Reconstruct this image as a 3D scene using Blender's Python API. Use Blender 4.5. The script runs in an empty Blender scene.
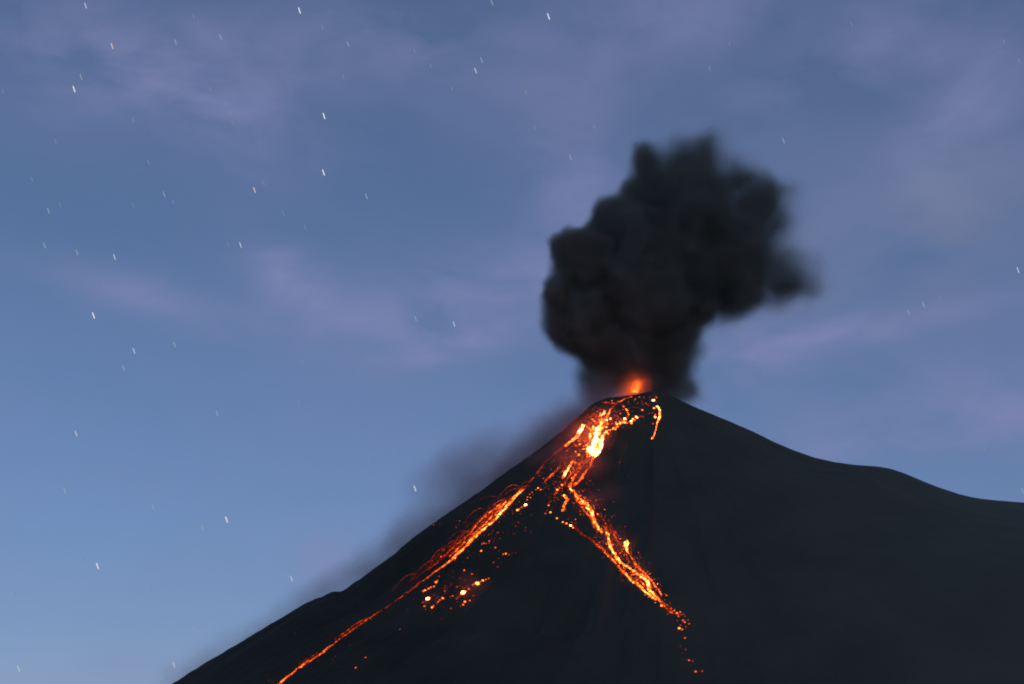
import bpy, bmesh, math, random
import numpy as np
from mathutils import Vector, Matrix

S = bpy.context.scene
C = S.collection
random.seed(7)
rng = np.random.default_rng(11)

# ------------------------------------------------------------------ camera
LENS, PITCH = 50.0, math.radians(15.0)
K = 36.0 / LENS / 1024.0                       # tangent of one pixel
cam_d = bpy.data.cameras.new('camera')
cam_d.lens = LENS; cam_d.sensor_width = 36.0
cam_d.clip_start = 1.0; cam_d.clip_end = 400000.0
cam = bpy.data.objects.new('camera', cam_d); C.objects.link(cam)
cam.location = (0, 0, 0)
cam.rotation_euler = (math.pi / 2 + PITCH, 0, 0)
S.camera = cam

# ------------------------------------------------------------------ night sky (moonlit)
MOON_EL, MOON_ROT = math.radians(32), math.radians(150)   # behind the camera, to the right
w = bpy.data.worlds.new('World'); S.world = w; w.use_nodes = True
nt = w.node_tree; N = nt.nodes; L = nt.links
N.clear()


def nd(tree, typ, **kw):
    n = tree.nodes.new(typ)
    for k, v in kw.items():
        setattr(n, k, v)
    return n


def ramp(tree, fac, stops):
    n = tree.nodes.new('ShaderNodeValToRGB')
    e = n.color_ramp.elements
    while len(e) < len(stops):
        e.new(0.5)
    for i, (p, c) in enumerate(stops):
        e[i].position = p
        e[i].color = (*c, 1) if len(c) == 3 else c
    tree.links.new(fac, n.inputs[0])
    return n


def math_(tree, op, a, b=None, c=None, clamp=False):
    n = tree.nodes.new('ShaderNodeMath'); n.operation = op; n.use_clamp = clamp
    for i, v in enumerate((a, b, c)):
        if v is None:
            continue
        if isinstance(v, (int, float)):
            n.inputs[i].default_value = v
        else:
            tree.links.new(v, n.inputs[i])
    return n.outputs[0]


def mixc(tree, fac, a, b, blend='MIX'):
    n = tree.nodes.new('ShaderNodeMix'); n.data_type = 'RGBA'; n.blend_type = blend
    for s, v in ((n.inputs[0], fac), (n.inputs[6], a), (n.inputs[7], b)):
        if isinstance(v, (int, float)):
            s.default_value = v
        elif isinstance(v, tuple):
            s.default_value = (*v, 1)
        else:
            tree.links.new(v, s)
    return n.outputs[2]


tc = nd(nt, 'ShaderNodeTexCoord')
sky = nd(nt, 'ShaderNodeTexSky', sky_type='NISHITA', sun_disc=False)
sky.sun_elevation = MOON_EL; sky.sun_rotation = MOON_ROT
sky.altitude = 2000; sky.air_density = 1.0; sky.dust_density = 0.6; sky.ozone_density = 1.5
SKY_STRENGTH = 0.05
# the moonlit sky is the Nishita blue at dusk level, greyed by a thin veil of air
sep = nd(nt, 'ShaderNodeSeparateXYZ'); L.new(tc.outputs['Generated'], sep.inputs[0])
el = sep.outputs['Z']; az = sep.outputs['X']
grad = ramp(nt, math_(nt, 'ADD', el, math_(nt, 'MULTIPLY', az, 0.10)), [
    (0.0, (3.25, 5.6, 11.2)), (0.12, (2.9, 5.1, 10.4)), (0.27, (2.02, 3.75, 7.8)),
    (0.44, (1.55, 2.85, 5.8)), (1.0, (0.9, 1.7, 3.4))])
base = mixc(nt, 0.72, sky.outputs[0], grad.outputs[0])
# long drifting cloud veils, faint mauve, stretched sideways
mp = nd(nt, 'ShaderNodeMapping'); L.new(tc.outputs['Generated'], mp.inputs[0])
mp.inputs['Rotation'].default_value = (0.0, 0.32, 0.0)
mp.inputs['Scale'].default_value = (3.8, 1.5, 9.5)
mp.inputs['Location'].default_value = (3.1, 0.7, 1.35)
n1 = nd(nt, 'ShaderNodeTexNoise'); L.new(mp.outputs[0], n1.inputs['Vector'])
n1.inputs['Scale'].default_value = 1.0; n1.inputs['Detail'].default_value = 5; n1.inputs['Roughness'].default_value = 0.5
n1.inputs['Distortion'].default_value = 0.25
veil = ramp(nt, n1.outputs['Fac'], [(0.40, (0, 0, 0)), (0.72, (1, 1, 1))])
col = mixc(nt, math_(nt, 'MULTIPLY', veil.outputs[0], 0.22), base, (4.1, 4.6, 8.9))
mp2 = nd(nt, 'ShaderNodeMapping'); L.new(tc.outputs['Generated'], mp2.inputs[0])
mp2.inputs['Scale'].default_value = (3.0, 1.5, 5.0)
mp2.inputs['Location'].default_value = (7.4, 2.0, 0.2)
n2 = nd(nt, 'ShaderNodeTexNoise'); L.new(mp2.outputs[0], n2.inputs['Vector'])
n2.inputs['Scale'].default_value = 1.2; n2.inputs['Detail'].default_value = 4
grey = ramp(nt, math_(nt, 'ADD', n2.outputs['Fac'], math_(nt, 'MULTIPLY', az, 0.35)), [(0.45, (0, 0, 0)), (0.80, (1, 1, 1))])
col = mixc(nt, math_(nt, 'MULTIPLY', grey.outputs[0], 0.15), col, (2.9, 3.5, 6.0))


# cloud wisps at their bearings (azimuth tangent, elevation tangent in the frame of the sky), torn by noise
def wisps(col, items, tint, amount, nscale, seed, lo=0.36, hi=0.68):
    mpw = nd(nt, 'ShaderNodeMapping'); L.new(tc.outputs['Generated'], mpw.inputs[0])
    mpw.inputs['Scale'].default_value = (nscale, nscale * 0.6, nscale * 1.9); mpw.inputs['Location'].default_value = (seed, seed * 0.7, seed * 0.3)
    nn = nd(nt, 'ShaderNodeTexNoise'); L.new(mpw.outputs[0], nn.inputs['Vector'])
    nn.inputs['Scale'].default_value = 1.0; nn.inputs['Detail'].default_value = 6; nn.inputs['Roughness'].default_value = 0.52; nn.inputs['Distortion'].default_value = 0.4
    tot = None
    for (bx, by, sx_, sy_, rot, w_) in items:
        c_ = Vector(((bx - 512) * K, math.cos(PITCH) - (342 - by) * K * math.sin(PITCH), math.sin(PITCH) + (342 - by) * K * math.cos(PITCH))).normalized()
        a_ = math.radians(rot)
        ex = Vector((math.cos(a_), 0, math.sin(a_))); ez = Vector((-math.sin(a_), 0, math.cos(a_)))
        su = nd(nt, 'ShaderNodeVectorMath', operation='SUBTRACT'); L.new(tc.outputs['Generated'], su.inputs[0]); su.inputs[1].default_value = c_
        q = []
        for e_, s_ in ((ex, sx_ * K), (ez, sy_ * K)):
            dn = nd(nt, 'ShaderNodeVectorMath', operation='DOT_PRODUCT'); L.new(su.outputs[0], dn.inputs[0]); dn.inputs[1].default_value = e_ / s_
            q.append(math_(nt, 'POWER', math_(nt, 'ABSOLUTE', dn.outputs['Value']), 2.0))
        g_ = math_(nt, 'EXPONENT', math_(nt, 'MULTIPLY', math_(nt, 'ADD', q[0], q[1]), -1.0))
        g_ = math_(nt, 'MULTIPLY', g_, w_)
        tot = g_ if tot is None else math_(nt, 'ADD', tot, g_)
    r_ = ramp(nt, nn.outputs['Fac'], [(lo, (0.12, 0.12, 0.12)), (hi, (1, 1, 1))])
    return mixc(nt, math_(nt, 'MULTIPLY', math_(nt, 'MULTIPLY', tot, r_.outputs[0]), amount, clamp=True), col, tint)


col = wisps(col, [(110, 62, 170, 50, -4, 0.9), (225, 115, 100, 44, -25, .55), (380, 40, 150, 40, 0, .6), (640, 30, 150, 50, 10, .6), (300, 285, 50, 30, -35, .9), (455, 305, 120, 42, 8, 1.35), (285, 278, 40, 24, -40, .6), (150, 300, 110, 22, -12, .7),
                  (320, 565, 34, 26, 30, .7), (575, 185, 60, 60, 0, .7), (960, 130, 80, 50, 60, .9), (850, 60, 120, 40, 20, .6), (890, 322, 95, 14, 6, .9), (930, 430, 170, 60, 10, 1.0), (760, 340, 80, 40, 10, .6), (740, 370, 90, 40, 0, .5), (430, 350, 60, 14, 14, .7)],
            (4.3, 4.75, 8.9), 0.95, 11.0, 4.2)
col = wisps(col, [(930, 235, 140, 75, 0, 1.0), (830, 270, 90, 60, 20, .7), (580, 60, 80, 60, 0, .4)], (3.5, 4.1, 6.9), 0.85, 6.0, 9.1, 0.3, 0.6)
bg = nd(nt, 'ShaderNodeBackground'); L.new(col, bg.inputs[0]); bg.inputs[1].default_value = SKY_STRENGTH
wo = nd(nt, 'ShaderNodeOutputWorld'); L.new(bg.outputs[0], wo.inputs[0])

# moonlight: the one sun lamp, kept at night level
sl = bpy.data.lights.new('moonlight', 'SUN'); sl.energy = 0.10; sl.angle = math.radians(0.5); sl.color = (1.0, 0.93, 0.85)
so = bpy.data.objects.new('moonlight', sl); C.objects.link(so)
md = Vector((math.sin(MOON_ROT) * math.cos(MOON_EL), math.cos(MOON_ROT) * math.cos(MOON_EL), math.sin(MOON_EL)))
so.rotation_euler = md.to_track_quat('Z', 'Y').to_euler()

vs = S.view_settings
vs.view_transform = 'Standard'; vs.look = 'None'; vs.exposure = 0.0; vs.gamma = 1.0; vs.use_curve_mapping = False
cy = S.cycles
cy.use_denoising = True
cy.volume_bounces = 2; cy.volume_max_steps = 256; cy.max_bounces = 6
cy.sample_clamp_indirect = 4.0
S.render.film_transparent = False
cy.filter_width = 1.9

# ------------------------------------------------------------------ helpers
CP, SP = math.cos(PITCH), math.sin(PITCH)


def ray(px, py):
    u = (px - 512.0) * K; v = (342.0 - py) * K
    return np.array([u, CP - v * SP, SP + v * CP])


def at(px, py, Y):
    d = ray(px, py)
    return d * (Y / d[1])


def tag(o, label=None, cat=None, group=None, kind=None):
    if label: o['label'] = label
    if cat: o['category'] = cat
    if group: o['group'] = group
    if kind: o['kind'] = kind
    return o


def mesh_obj(name, verts, faces, mat, parent=None, smooth=True):
    me = bpy.data.meshes.new(name)
    me.from_pydata([tuple(v) for v in verts], [], [tuple(f) for f in faces])
    if smooth:
        me.polygons.foreach_set('use_smooth', [True] * len(me.polygons))
    me.materials.append(mat)
    o = bpy.data.objects.new(name, me); C.objects.link(o)
    if parent: o.parent = parent
    return o


def material(name):
    m = bpy.data.materials.new(name); m.use_nodes = True
    m.node_tree.nodes.clear()
    return m, m.node_tree, nd(m.node_tree, 'ShaderNodeOutputMaterial')


_perm = rng.random((256, 256))


def vnoise(x, y):
    xi = np.floor(x).astype(int); yi = np.floor(y).astype(int)
    fx = x - xi; fy = y - yi
    fx = fx * fx * (3 - 2 * fx); fy = fy * fy * (3 - 2 * fy)
    a = _perm[xi & 255, yi & 255]; b = _perm[(xi + 1) & 255, yi & 255]
    c = _perm[xi & 255, (yi + 1) & 255]; d = _perm[(xi + 1) & 255, (yi + 1) & 255]
    return (a * (1 - fx) + b * fx) * (1 - fy) + (c * (1 - fx) + d * fx) * fy * 1.0


def fbm(x, y, oct_=4):
    s = 0; a = 0.5; t = 0
    for i in range(oct_):
        s = s + a * vnoise(x * 2 ** i + 17.3 * i, y * 2 ** i + 9.1 * i); t += a; a *= 0.5
    return s / t - 0.5


# ------------------------------------------------------------------ the mountain
D = 4000.0
X0 = at(656, 390.5, D)[0]
left_px = [(174, 684), (205, 664), (235, 646), (293, 611), (300, 606.5), (318, 598), (334, 591.5), (341, 592.2), (352, 585),
           (378, 566), (398, 551), (414, 537), (441, 518), (462, 504), (482, 490), (509, 470), (530, 456), (549, 442), (564, 429.5), (579, 416.5),
           (591, 405.5), (603, 399.5), (612, 397.8), (623, 396.8), (635, 395), (645, 393), (656, 390.5)]
right_px = [(656, 390.5), (664, 392.5), (678, 399.7), (698, 409.5), (725, 421), (751, 432.5), (772, 443), (795, 452.5), (812, 458.5), (831, 462.6), (848, 465),
            (862, 466), (875, 467), (884, 468.4), (898, 473), (915, 480), (933, 487), (951, 493), (965, 496.5), (978, 499), (1000, 501.2), (1024, 503)]
lp = np.array([at(x, y, D) for x, y in left_px]); rp = np.array([at(x, y, D) for x, y in right_px])
lr = (X0 - lp[:, 0])[::-1]; lz = lp[:, 2][::-1]
rr = rp[:, 0] - X0; rz = rp[:, 2]
lr = np.concatenate([lr, [lr[-1] + 170, lr[-1] + 400, lr[-1] + 900, 9000]]); lz = np.concatenate([lz, [25, -30, -60, -80]])
rr = np.concatenate([rr, [rr[-1] + 250, rr[-1] + 600, rr[-1] + 1200, rr[-1] + 2200, 9000]]); rz = np.concatenate([rz, [rz[-1] - 30, rz[-1] - 190, rz[-1] - 470, -50, -80]])


def smooth_profile(r, z):
    g = np.arange(0, 9000, 3.0); v = np.interp(g, r, z)
    k = np.hanning(7); k /= k.sum()
    vv = np.convolve(np.pad(v, 3, mode='edge'), k, mode='valid')
    return g, vv


LG, LV = smooth_profile(lr, lz); RG, RV = smooth_profile(rr, rz)


def H(x, y):
    x = np.asarray(x, float); y = np.asarray(y, float)
    dx = x - X0; dy = y - D
    r = np.sqrt(dx * dx + dy * dy) + 1e-6
    c = dx / r
    t = np.clip(c * 0.75 + 0.5, 0, 1); t = t * t * (3 - 2 * t)
    z = (1 - t) * np.interp(r, LG, LV) + t * np.interp(r, RG, RV)
    z = z - 0.24 * (np.sqrt(dy * dy + 900) - 30)
    # notch in the crater rim
    nx = X0 - 110
    z = z - 17 * np.exp(-((x - nx) / 17) ** 2 - (dy / 45) ** 2)
    # crater bowl behind the rim
    z = z - 70 * np.exp(-(((x - (X0 - 55)) / 45) ** 2 + ((dy - 75) / 45) ** 2))
    # radial gullies and ribs, broad on the flanks and fading at the skyline
    th = np.arctan2(dy, dx)
    side = np.clip(np.abs(dy) / 140.0, 0, 1)
    g = fbm(th * 9 + 40, r / 900 + 5, 4)
    g2 = fbm(th * 26 + 11, r / 300 + 3, 3)
    calm = 1 - 0.6 * np.clip(dx / 200, 0, 1)
    z = z + side * calm * (g * np.clip(r / 9, 0, 75) + g2 * calm * np.clip(r / 55, 0, 14))
    # broken rock at small scale, smoother on the ash slope to the right
    rough = np.where(dx < 40, 1.0, np.exp(-(dx - 40) / 120) * 0.85 + 0.15)
    z = z + rough * (fbm(x / 22, y / 22, 3) * 6.0 + fbm(x / 60 + 5, y / 60, 2) * 5.0 * np.clip(side + 0.2, 0, 1))
    return z


def grid_axis(segs):
    out = [segs[0][0]]
    for a, b, step in segs:
        n = max(1, int(round((b - a) / step)))
        out += list(a + (b - a) * (np.arange(n) + 1) / n)
    return np.array(out)


gx = grid_axis([(-5200, -1500, 60), (-1500, -800, 9), (-800, 650, 4.0), (650, 1700, 8), (1700, 6500, 60)])
gy = grid_axis([(900, 2300, 40), (2300, 3000, 12), (3000, 4080, 4.5), (4080, 4300, 12), (4300, 8000, 70)])
GX, GY = np.meshgrid(gx, gy)
GZ = H(GX, GY)
nx_, ny_ = len(gx), len(gy)
me = bpy.data.meshes.new('mountain')
V = np.stack([GX, GY, GZ], -1).reshape(-1, 3)
ii = np.arange(nx_ * ny_).reshape(ny_, nx_)
F = np.stack([ii[:-1, :-1], ii[:-1, 1:], ii[1:, 1:], ii[1:, :-1]], -1).reshape(-1, 4)
me.vertices.add(len(V)); me.vertices.foreach_set('co', V.ravel())
me.loops.add(F.size); me.loops.foreach_set('vertex_index', F.ravel().astype(np.int32))
me.polygons.add(len(F)); me.polygons.foreach_set('loop_start', np.arange(0, F.size, 4, dtype=np.int32))
me.polygons.foreach_set('use_smooth', np.ones(len(F), dtype=bool))
me.update(); me.validate()

m_rock, t_, out = material('volcanic_rock')
b = nd(t_, 'ShaderNodeBsdfPrincipled'); t_.links.new(b.outputs[0], out.inputs[0])
b.inputs['Roughness'].default_value = 0.95; b.inputs['Specular IOR Level'].default_value = 0.15
tcc = nd(t_, 'ShaderNodeTexCoord')
na = nd(t_, 'ShaderNodeTexNoise'); t_.links.new(tcc.outputs['Object'], na.inputs['Vector'])
na.inputs['Scale'].default_value = 0.006; na.inputs['Detail'].default_value = 8; na.inputs['Roughness'].default_value = 0.62
sx = nd(t_, 'ShaderNodeSeparateXYZ'); t_.links.new(tcc.outputs['Object'], sx.inputs[0])
ash_haze = math_(t_, 'MULTIPLY_ADD', sx.outputs[0], 0.00055, 0.12, clamp=True)     # paler to the right: ash, plus haze painted into the rock colour
c1 = ramp(t_, na.outputs['Fac'], [(0.3, (0.042, 0.040, 0.030)), (0.75, (0.066, 0.063, 0.047))])
c2 = ramp(t_, na.outputs['Fac'], [(0.3, (0.125, 0.123, 0.090)), (0.75, (0.150, 0.146, 0.108))])
t_.links.new(mixc(t_, ash_haze, c1.outputs[0], c2.outputs[0]), b.inputs['Base Color'])
nb = nd(t_, 'ShaderNodeTexNoise'); t_.links.new(tcc.outputs['Object'], nb.inputs['Vector'])
nb.inputs['Scale'].default_value = 0.08; nb.inputs['Detail'].default_value = 6
bu = nd(t_, 'ShaderNodeBump'); bu.inputs['Strength'].default_value = 0.35; bu.inputs['Distance'].default_value = 3.0
t_.links.new(nb.outputs['Fac'], bu.inputs['Height']); t_.links.new(bu.outputs[0], b.inputs['Normal'])
me.materials.append(m_rock)
mountain = bpy.data.objects.new('mountain', me); C.objects.link(mountain)
tag(mountain, kind='structure')

# ground sheet out to the horizon
gv = [(0, 0, -2.0)]; gf = []
for k, R_ in enumerate((3000, 15000, 80000)):
    for a in range(48):
        gv.append((R_ * math.cos(a * math.tau / 48), R_ * math.sin(a * math.tau / 48), -2.0))
for a in range(48):
    gf.append((0, 1 + a, 1 + (a + 1) % 48))
    for k in range(2):
        gf.append((1 + 48 * k + a, 49 + 48 * k + a, 49 + 48 * k + (a + 1) % 48, 1 + 48 * k + (a + 1) % 48))
ground = mesh_obj('ground', gv, gf, m_rock, smooth=False); tag(ground, kind='structure')


def hit(px, py, lift=0.0):
    """point of the slope seen through a pixel; on a miss, the crest nearest to that ray"""
    d = ray(px, py); d = d / d[1]
    ys = np.arange(2300, 4120, 2.0)
    P = d[None, :] * ys[:, None]
    diff = P[:, 2] - H(P[:, 0], P[:, 1])
    i = np.argmax(diff < 0) if (diff < 0).any() else None
    if i is None or i == 0:
        sel = ys < 4030
        i = int(np.argmin(np.where(sel, diff, 1e9)))
        y = ys[i]
    else:
        a, b_ = diff[i - 1], diff[i]
        y = ys[i - 1] + 2.0 * a / (a - b_)
    p = d * y
    z = float(H(p[0], p[1]))
    return np.array([p[0], p[1], z + lift])


# ------------------------------------------------------------------ lava
LAVA_TINT = (1.0, 0.155, 0.022)


def incandescent(tr, h):
    """emission whose colour goes from deep red over orange and yellow to white as the heat rises"""
    def q(k, p=1):
        v = math_(tr, 'DIVIDE', h, math_(tr, 'ADD', h, k))
        return v if p == 1 else math_(tr, 'POWER', v, p)
    cc = nd(tr, 'ShaderNodeCombineColor')
    cc.inputs[0].default_value = 1.0
    tr.links.new(math_(tr, 'MULTIPLY_ADD', q(6.0), 0.22, 0.05), cc.inputs[1])
    tr.links.new(math_(tr, 'MULTIPLY_ADD', q(12.0, 2), 0.12, 0.006), cc.inputs[2])
    e_ = nd(tr, 'ShaderNodeEmission'); tr.links.new(cc.outputs[0], e_.inputs[0]); tr.links.new(h, e_.inputs[1])
    return e_


m_lava, t_, out = material('molten_lava')
t2 = t_
att = nd(t2, 'ShaderNodeAttribute', attribute_name='lava_heat')
tcc = nd(t2, 'ShaderNodeTexCoord')
ln = nd(t2, 'ShaderNodeTexNoise'); t2.links.new(tcc.outputs['Object'], ln.inputs['Vector'])
ln.inputs['Scale'].default_value = 0.16; ln.inputs['Detail'].default_value = 3; ln.inputs['Roughness'].default_value = 0.6
lr_ = ramp(t2, ln.outputs['Fac'], [(0.36, (0.02, 0.02, 0.02)), (0.5, (0.28, 0.28, 0.28)), (0.70, (1, 1, 1))])
lr_.color_ramp.elements[2].color = (1, 1, 1, 1)
hs = math_(t2, 'MULTIPLY', att.outputs['Fac'], math_(t2, 'MULTIPLY', lr_.outputs[0], 1.8))
em = incandescent(t2, hs)
t2.links.new(em.outputs[0], out.inputs[0])


class Tubes:
    def __init__(s): s.v = []; s.f = []; s.h = []

    def tube(s, pts, rad, heat, seg=5):
        """pts (n,3), rad (n), heat (n): a tapering strand, closed at both ends"""
        n = len(pts); base = len(s.v)
        pts = np.asarray(pts)
        for i in range(n):
            tdir = pts[min(i + 1, n - 1)] - pts[max(i - 1, 0)]
            tdir = tdir / (np.linalg.norm(tdir) + 1e-9)
            a = np.cross(tdir, (0, 0, 1.0)); a /= (np.linalg.norm(a) + 1e-9)
            b_ = np.cross(a, tdir)
            for k in range(seg):
                th = k * math.tau / seg
                s.v.append(pts[i] + rad[i] * (math.cos(th) * a + 0.7 * math.sin(th) * b_)); s.h.append(heat[i])
        for i in range(n - 1):
            for k in range(seg):
                p = base + i * seg; q = p + seg
                s.f.append((p + k, p + (k + 1) % seg, q + (k + 1) % seg, q + k))
        s.f.append(tuple(base + k for k in range(seg))[::-1]); s.f.append(tuple(base + (n - 1) * seg + k for k in range(seg)))

    def blob(s, p, r, heat):
        base = len(s.v)
        ph = rng.random() * 6.28
        st = 0.7 + 0.6 * rng.random()
        for (x, y, z) in OCTA:
            q = 1 + (rng.random() - 0.5) * 0.5
            xx = x * math.cos(ph) - y * math.sin(ph) * st; yy = x * math.sin(ph) + y * math.cos(ph) * st
            s.v.append(p + r * q * np.array((xx, yy, z))); s.h.append(heat)
        s.f += [tuple(base + i for i in f) for f in OCTF]

    def build(s, name, parent=None, mat=None):
        o = mesh_obj(name, s.v, s.f, mat or m_lava, parent)
        a = o.data.attributes.new('lava_heat', 'FLOAT', 'POINT'); a.data.foreach_set('value', np.array(s.h, dtype=np.float32))
        return o


_bm = bmesh.new(); bmesh.ops.create_icosphere(_bm, subdivisions=1, radius=1.0)
OCTA = [tuple(v.co) for v in _bm.verts]; OCTF = [tuple(v.index for v in f.verts) for f in _bm.faces]; _bm.free()
PX = D * K / CP * 0.99            # metres per pixel at the volcano (about 2.9)


def resample(pl, step=1.3):
    """pl: [(px,py,width_px,heat)...] -> evenly spaced samples of the same tuple"""
    a = np.array(pl, float)
    seg = np.hypot(np.diff(a[:, 0]), np.diff(a[:, 1])); s_ = np.concatenate([[0], np.cumsum(seg)])
    n = max(3, int(s_[-1] / step) + 1)
    u = np.linspace(0, s_[-1], n)
    return np.stack([np.interp(u, s_, a[:, j]) for j in range(4)], 1), u


HEAT_K = 0.8          # overall heat of the strands being drawn


def wobble(u, amp, scale, seed):
    return amp * 2 * fbm(u / scale + seed, np.full_like(u, seed * 1.7), 3)


def strand(T, pl, copies=3, spread=0.8, jitter=0.9, sparks=0.25, seed=None):
    copies += 3; spread *= 1.3
    a, u = resample(pl)
    sd = rng.random() * 100 if seed is None else seed
    for c in range(copies):
        ox = wobble(u, jitter * 1.7, 6, sd + c * 3.3) ; oy = wobble(u, jitter * 1.7, 6, sd + c * 5.1 + 50)
        wd = a[:, 2] * spread
        off = wobble(u, 1.0, 14, sd + c * 7.7 + 20) * wd * 1.4
        dx = np.gradient(a[:, 0]); dy = np.gradient(a[:, 1]); nn = np.hypot(dx, dy) + 1e-9
        px = a[:, 0] + ox * 0.5 - dy / nn * off; py = a[:, 1] + oy * 0.5 + dx / nn * off
        flick = np.clip(0.9 + 4.6 * fbm(u / 3.0 + sd + c * 11, np.full_like(u, c * 2.2 + sd), 3), 0.05, 3.0)
        ww = np.clip(a[:, 2] * (0.22 + 0.20 * rng.random()) * (0.45 + 0.75 * np.clip(flick, 0, 2)), 0.14, 9)
        ww[0] *= 0.3; ww[-1] *= 0.3
        P = np.array([hit(x, y, 0.4) for x, y in zip(px, py)])
        # cooler filaments are common, a few run white hot; heat falls off beside the centre line
        hot = (0.35 + 1.1 * rng.random()) * np.exp(-(off / (a[:, 2] * 0.8 + 0.3)) ** 2) * HEAT_K * 1.15
        T.tube(P, ww * PX * 0.33, (a[:, 3] * flick) ** 1.15 * hot)
    for i in range(len(u)):
        if rng.random() < sparks:
            off = rng.normal() * (a[i, 2] * 0.9 + 0.8)
            p = hit(a[i, 0] + rng.normal() * 0.9 + off * 0.8, a[i, 1] + rng.normal() * 0.9 - off * 0.4, 0.6)
            T.blob(p, PX * (0.2 + 0.35 * rng.random()), a[i, 3] * (0.1 + 0.5 * rng.random()))


def flow(name, label, cat, strands, group='lava streams running down the volcano'):
    T = Tubes()
    for st in strands:
        if isinstance(st, tuple):
            strand(T, st[0], **st[1])
        else:
            strand(T, st)
    o = T.build(name); tag(o, label, cat, group)
    return o


# central cascade below the crater
flow('lava_cascade', 'broad white-hot lava cascade pouring straight down from below the crater rim', 'lava flow', [
    ([(602, 418, 3.0, 9), (601.4, 424, 4.0, 16), (598, 430, 5.5, 22), (595, 436, 6, 26), (592.5, 443, 6, 26), (591, 450, 6.5, 24), (592, 456, 4, 12)], dict(copies=7, spread=1.0)),
    ([(602, 435, 3, 14), (601, 441, 4, 22), (600, 447, 4, 22), (597, 453.5, 4, 20), (593.5, 457, 3, 9)], dict(copies=5)),
    ([(594, 447, 5, 20), (593.5, 451, 6, 22), (593, 455, 4, 14)], dict(copies=6, spread=1.1)),
    ([(604.5, 410.5, 2, 8), (603.2, 413, 3.4, 16), (601.5, 415.5, 3, 10), (599.5, 418, 1.5, 3)], dict(copies=4)),
    ([(610.5, 409, 1.2, 4), (608.5, 413, 2, 6), (606.5, 416.5, 2, 6), (604, 420, 1.6, 4)], dict(copies=3)),
    ([(588, 427, 1.5, 4), (591, 431, 2.4, 8), (593, 436, 2.4, 9)], dict(copies=3)),
    ([(586, 443, 1.5, 3), (588, 448, 2, 6), (589, 455, 2, 5), (588, 459, 1.2, 2)], dict(copies=3)),
])
flow('lava_tongue', 'short yellow lava tongue left of the white-hot cascade, close to the skyline', 'lava flow', [
    ([(583.3, 424.5, 2.5, 12), (582, 430, 3.2, 20), (578.5, 434.5, 2.8, 16), (574, 439, 2.4, 12), (569, 443.3, 2.2, 8), (564, 446.5, 1.4, 3)], dict(copies=5, jitter=0.5)),
    ([(563, 447, 1.2, 1.2), (554, 455, 1.2, 0.5), (545, 463, 1.2, 0.5), (535, 477, 1.2, 0.5), (527, 485, 1.4, 0.7)], dict(copies=3, jitter=1.6, sparks=0.4)),
])
flow('lava_chain', 'beaded chain of orange lava crossing the slope right of the cascade', 'lava flow', [
    ([(603, 437, 1.8, 6), (606, 432.6, 1.5, 5), (610, 430, 1.2, 2), (614, 428, 1.6, 4), (617.5, 424, 2.4, 3.5), (621, 423, 1.8, 3), (625, 421.5, 2.0, 4), (629, 423, 1.2, 1),
      (632, 420.5, 2.2, 3), (636.3, 417.6, 1.6, 3), (640, 416.8, 0.9, 1), (643, 416.6, 0.7, 0.8)], dict(copies=2, sparks=1.0)),
    ([(622.5, 405, 1, 1.5), (624, 408, 1.2, 2), (627, 411, 1.4, 2.5), (628.7, 414.5, 1.2, 2), (626, 418, 1.2, 2)], dict(copies=1, sparks=0.8)),
])
flow('crater_rim_lava', 'thin orange band of lava lying along the notch of the crater rim', 'lava flow', [
    ([(602, 401.5, 0.9, 1.8), (606, 402.8, 1.2, 2.4), (611, 403.6, 1.0, 1.6), (616, 403.8, 1.3, 2.4), (620.5, 401.6, 1.2, 2.0), (626.5, 398.2, 1.2, 2.0), (632, 396.3, 1.2, 3)], dict(copies=3, jitter=0.3, sparks=0.15)),
])
flow('lava_trickle', 'narrow curved lava trickle on the right below the summit peak', 'lava flow', [
    ([(655.6, 406.3, 0.9, 4), (658.0, 406.8, 1.8, 10), (660.0, 410.5, 1.9, 13), (659.6, 416, 1.7, 10), (657.4, 422.5, 1.3, 6), (655.8, 430, 0.9, 3.5), (654, 435.8, 1.2, 4), (651.2, 439, 1.8, 4)], dict(copies=4, jitter=0.3, spread=0.45, sparks=0.1)),
    ([(655.5, 415.5, 1.6, 7), (655, 418, 2.4, 12)], dict(copies=2, jitter=0.2)),
])
flow('lava_link', 'dull orange lava strand joining the cascade to the right-hand stream', 'lava flow', [
    ([(593, 458, 2.0, 5), (591, 464.5, 1.8, 3.2), (587, 471, 1.6, 2.8), (582, 478, 2.0, 4.5), (577, 482, 1.8, 3.2), (573, 486, 1.6, 3)], dict(copies=4, sparks=0.7)),
    ([(571.8, 482, 1.2, 4), (570.3, 485.5, 1.8, 7), (569.4, 488.8, 2, 7), (573, 491, 1.8, 5)], dict(copies=3)),
    ([(590, 458, 1.6, 2.4), (584, 464, 1.8, 1.6), (578, 471, 1.8, 1.4), (574, 478, 1.6, 1.8), (571, 484, 1.4, 2.2)], dict(copies=3, jitter=2.0, sparks=1.2)),
    ([(588, 460, 1.4, 1.6), (579, 466, 1.6, 1.6), (570, 476, 1.4, 1.4), (562, 486, 1.4, 1.4), (555, 494, 1.2, 1.2)], dict(copies=2, jitter=2.2, sparks=1.2)),
    ([(598, 458, 1, 1), (600, 463, 1, 0.8), (602, 468, 0.8, 0.5)], dict(copies=1)),
])
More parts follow.
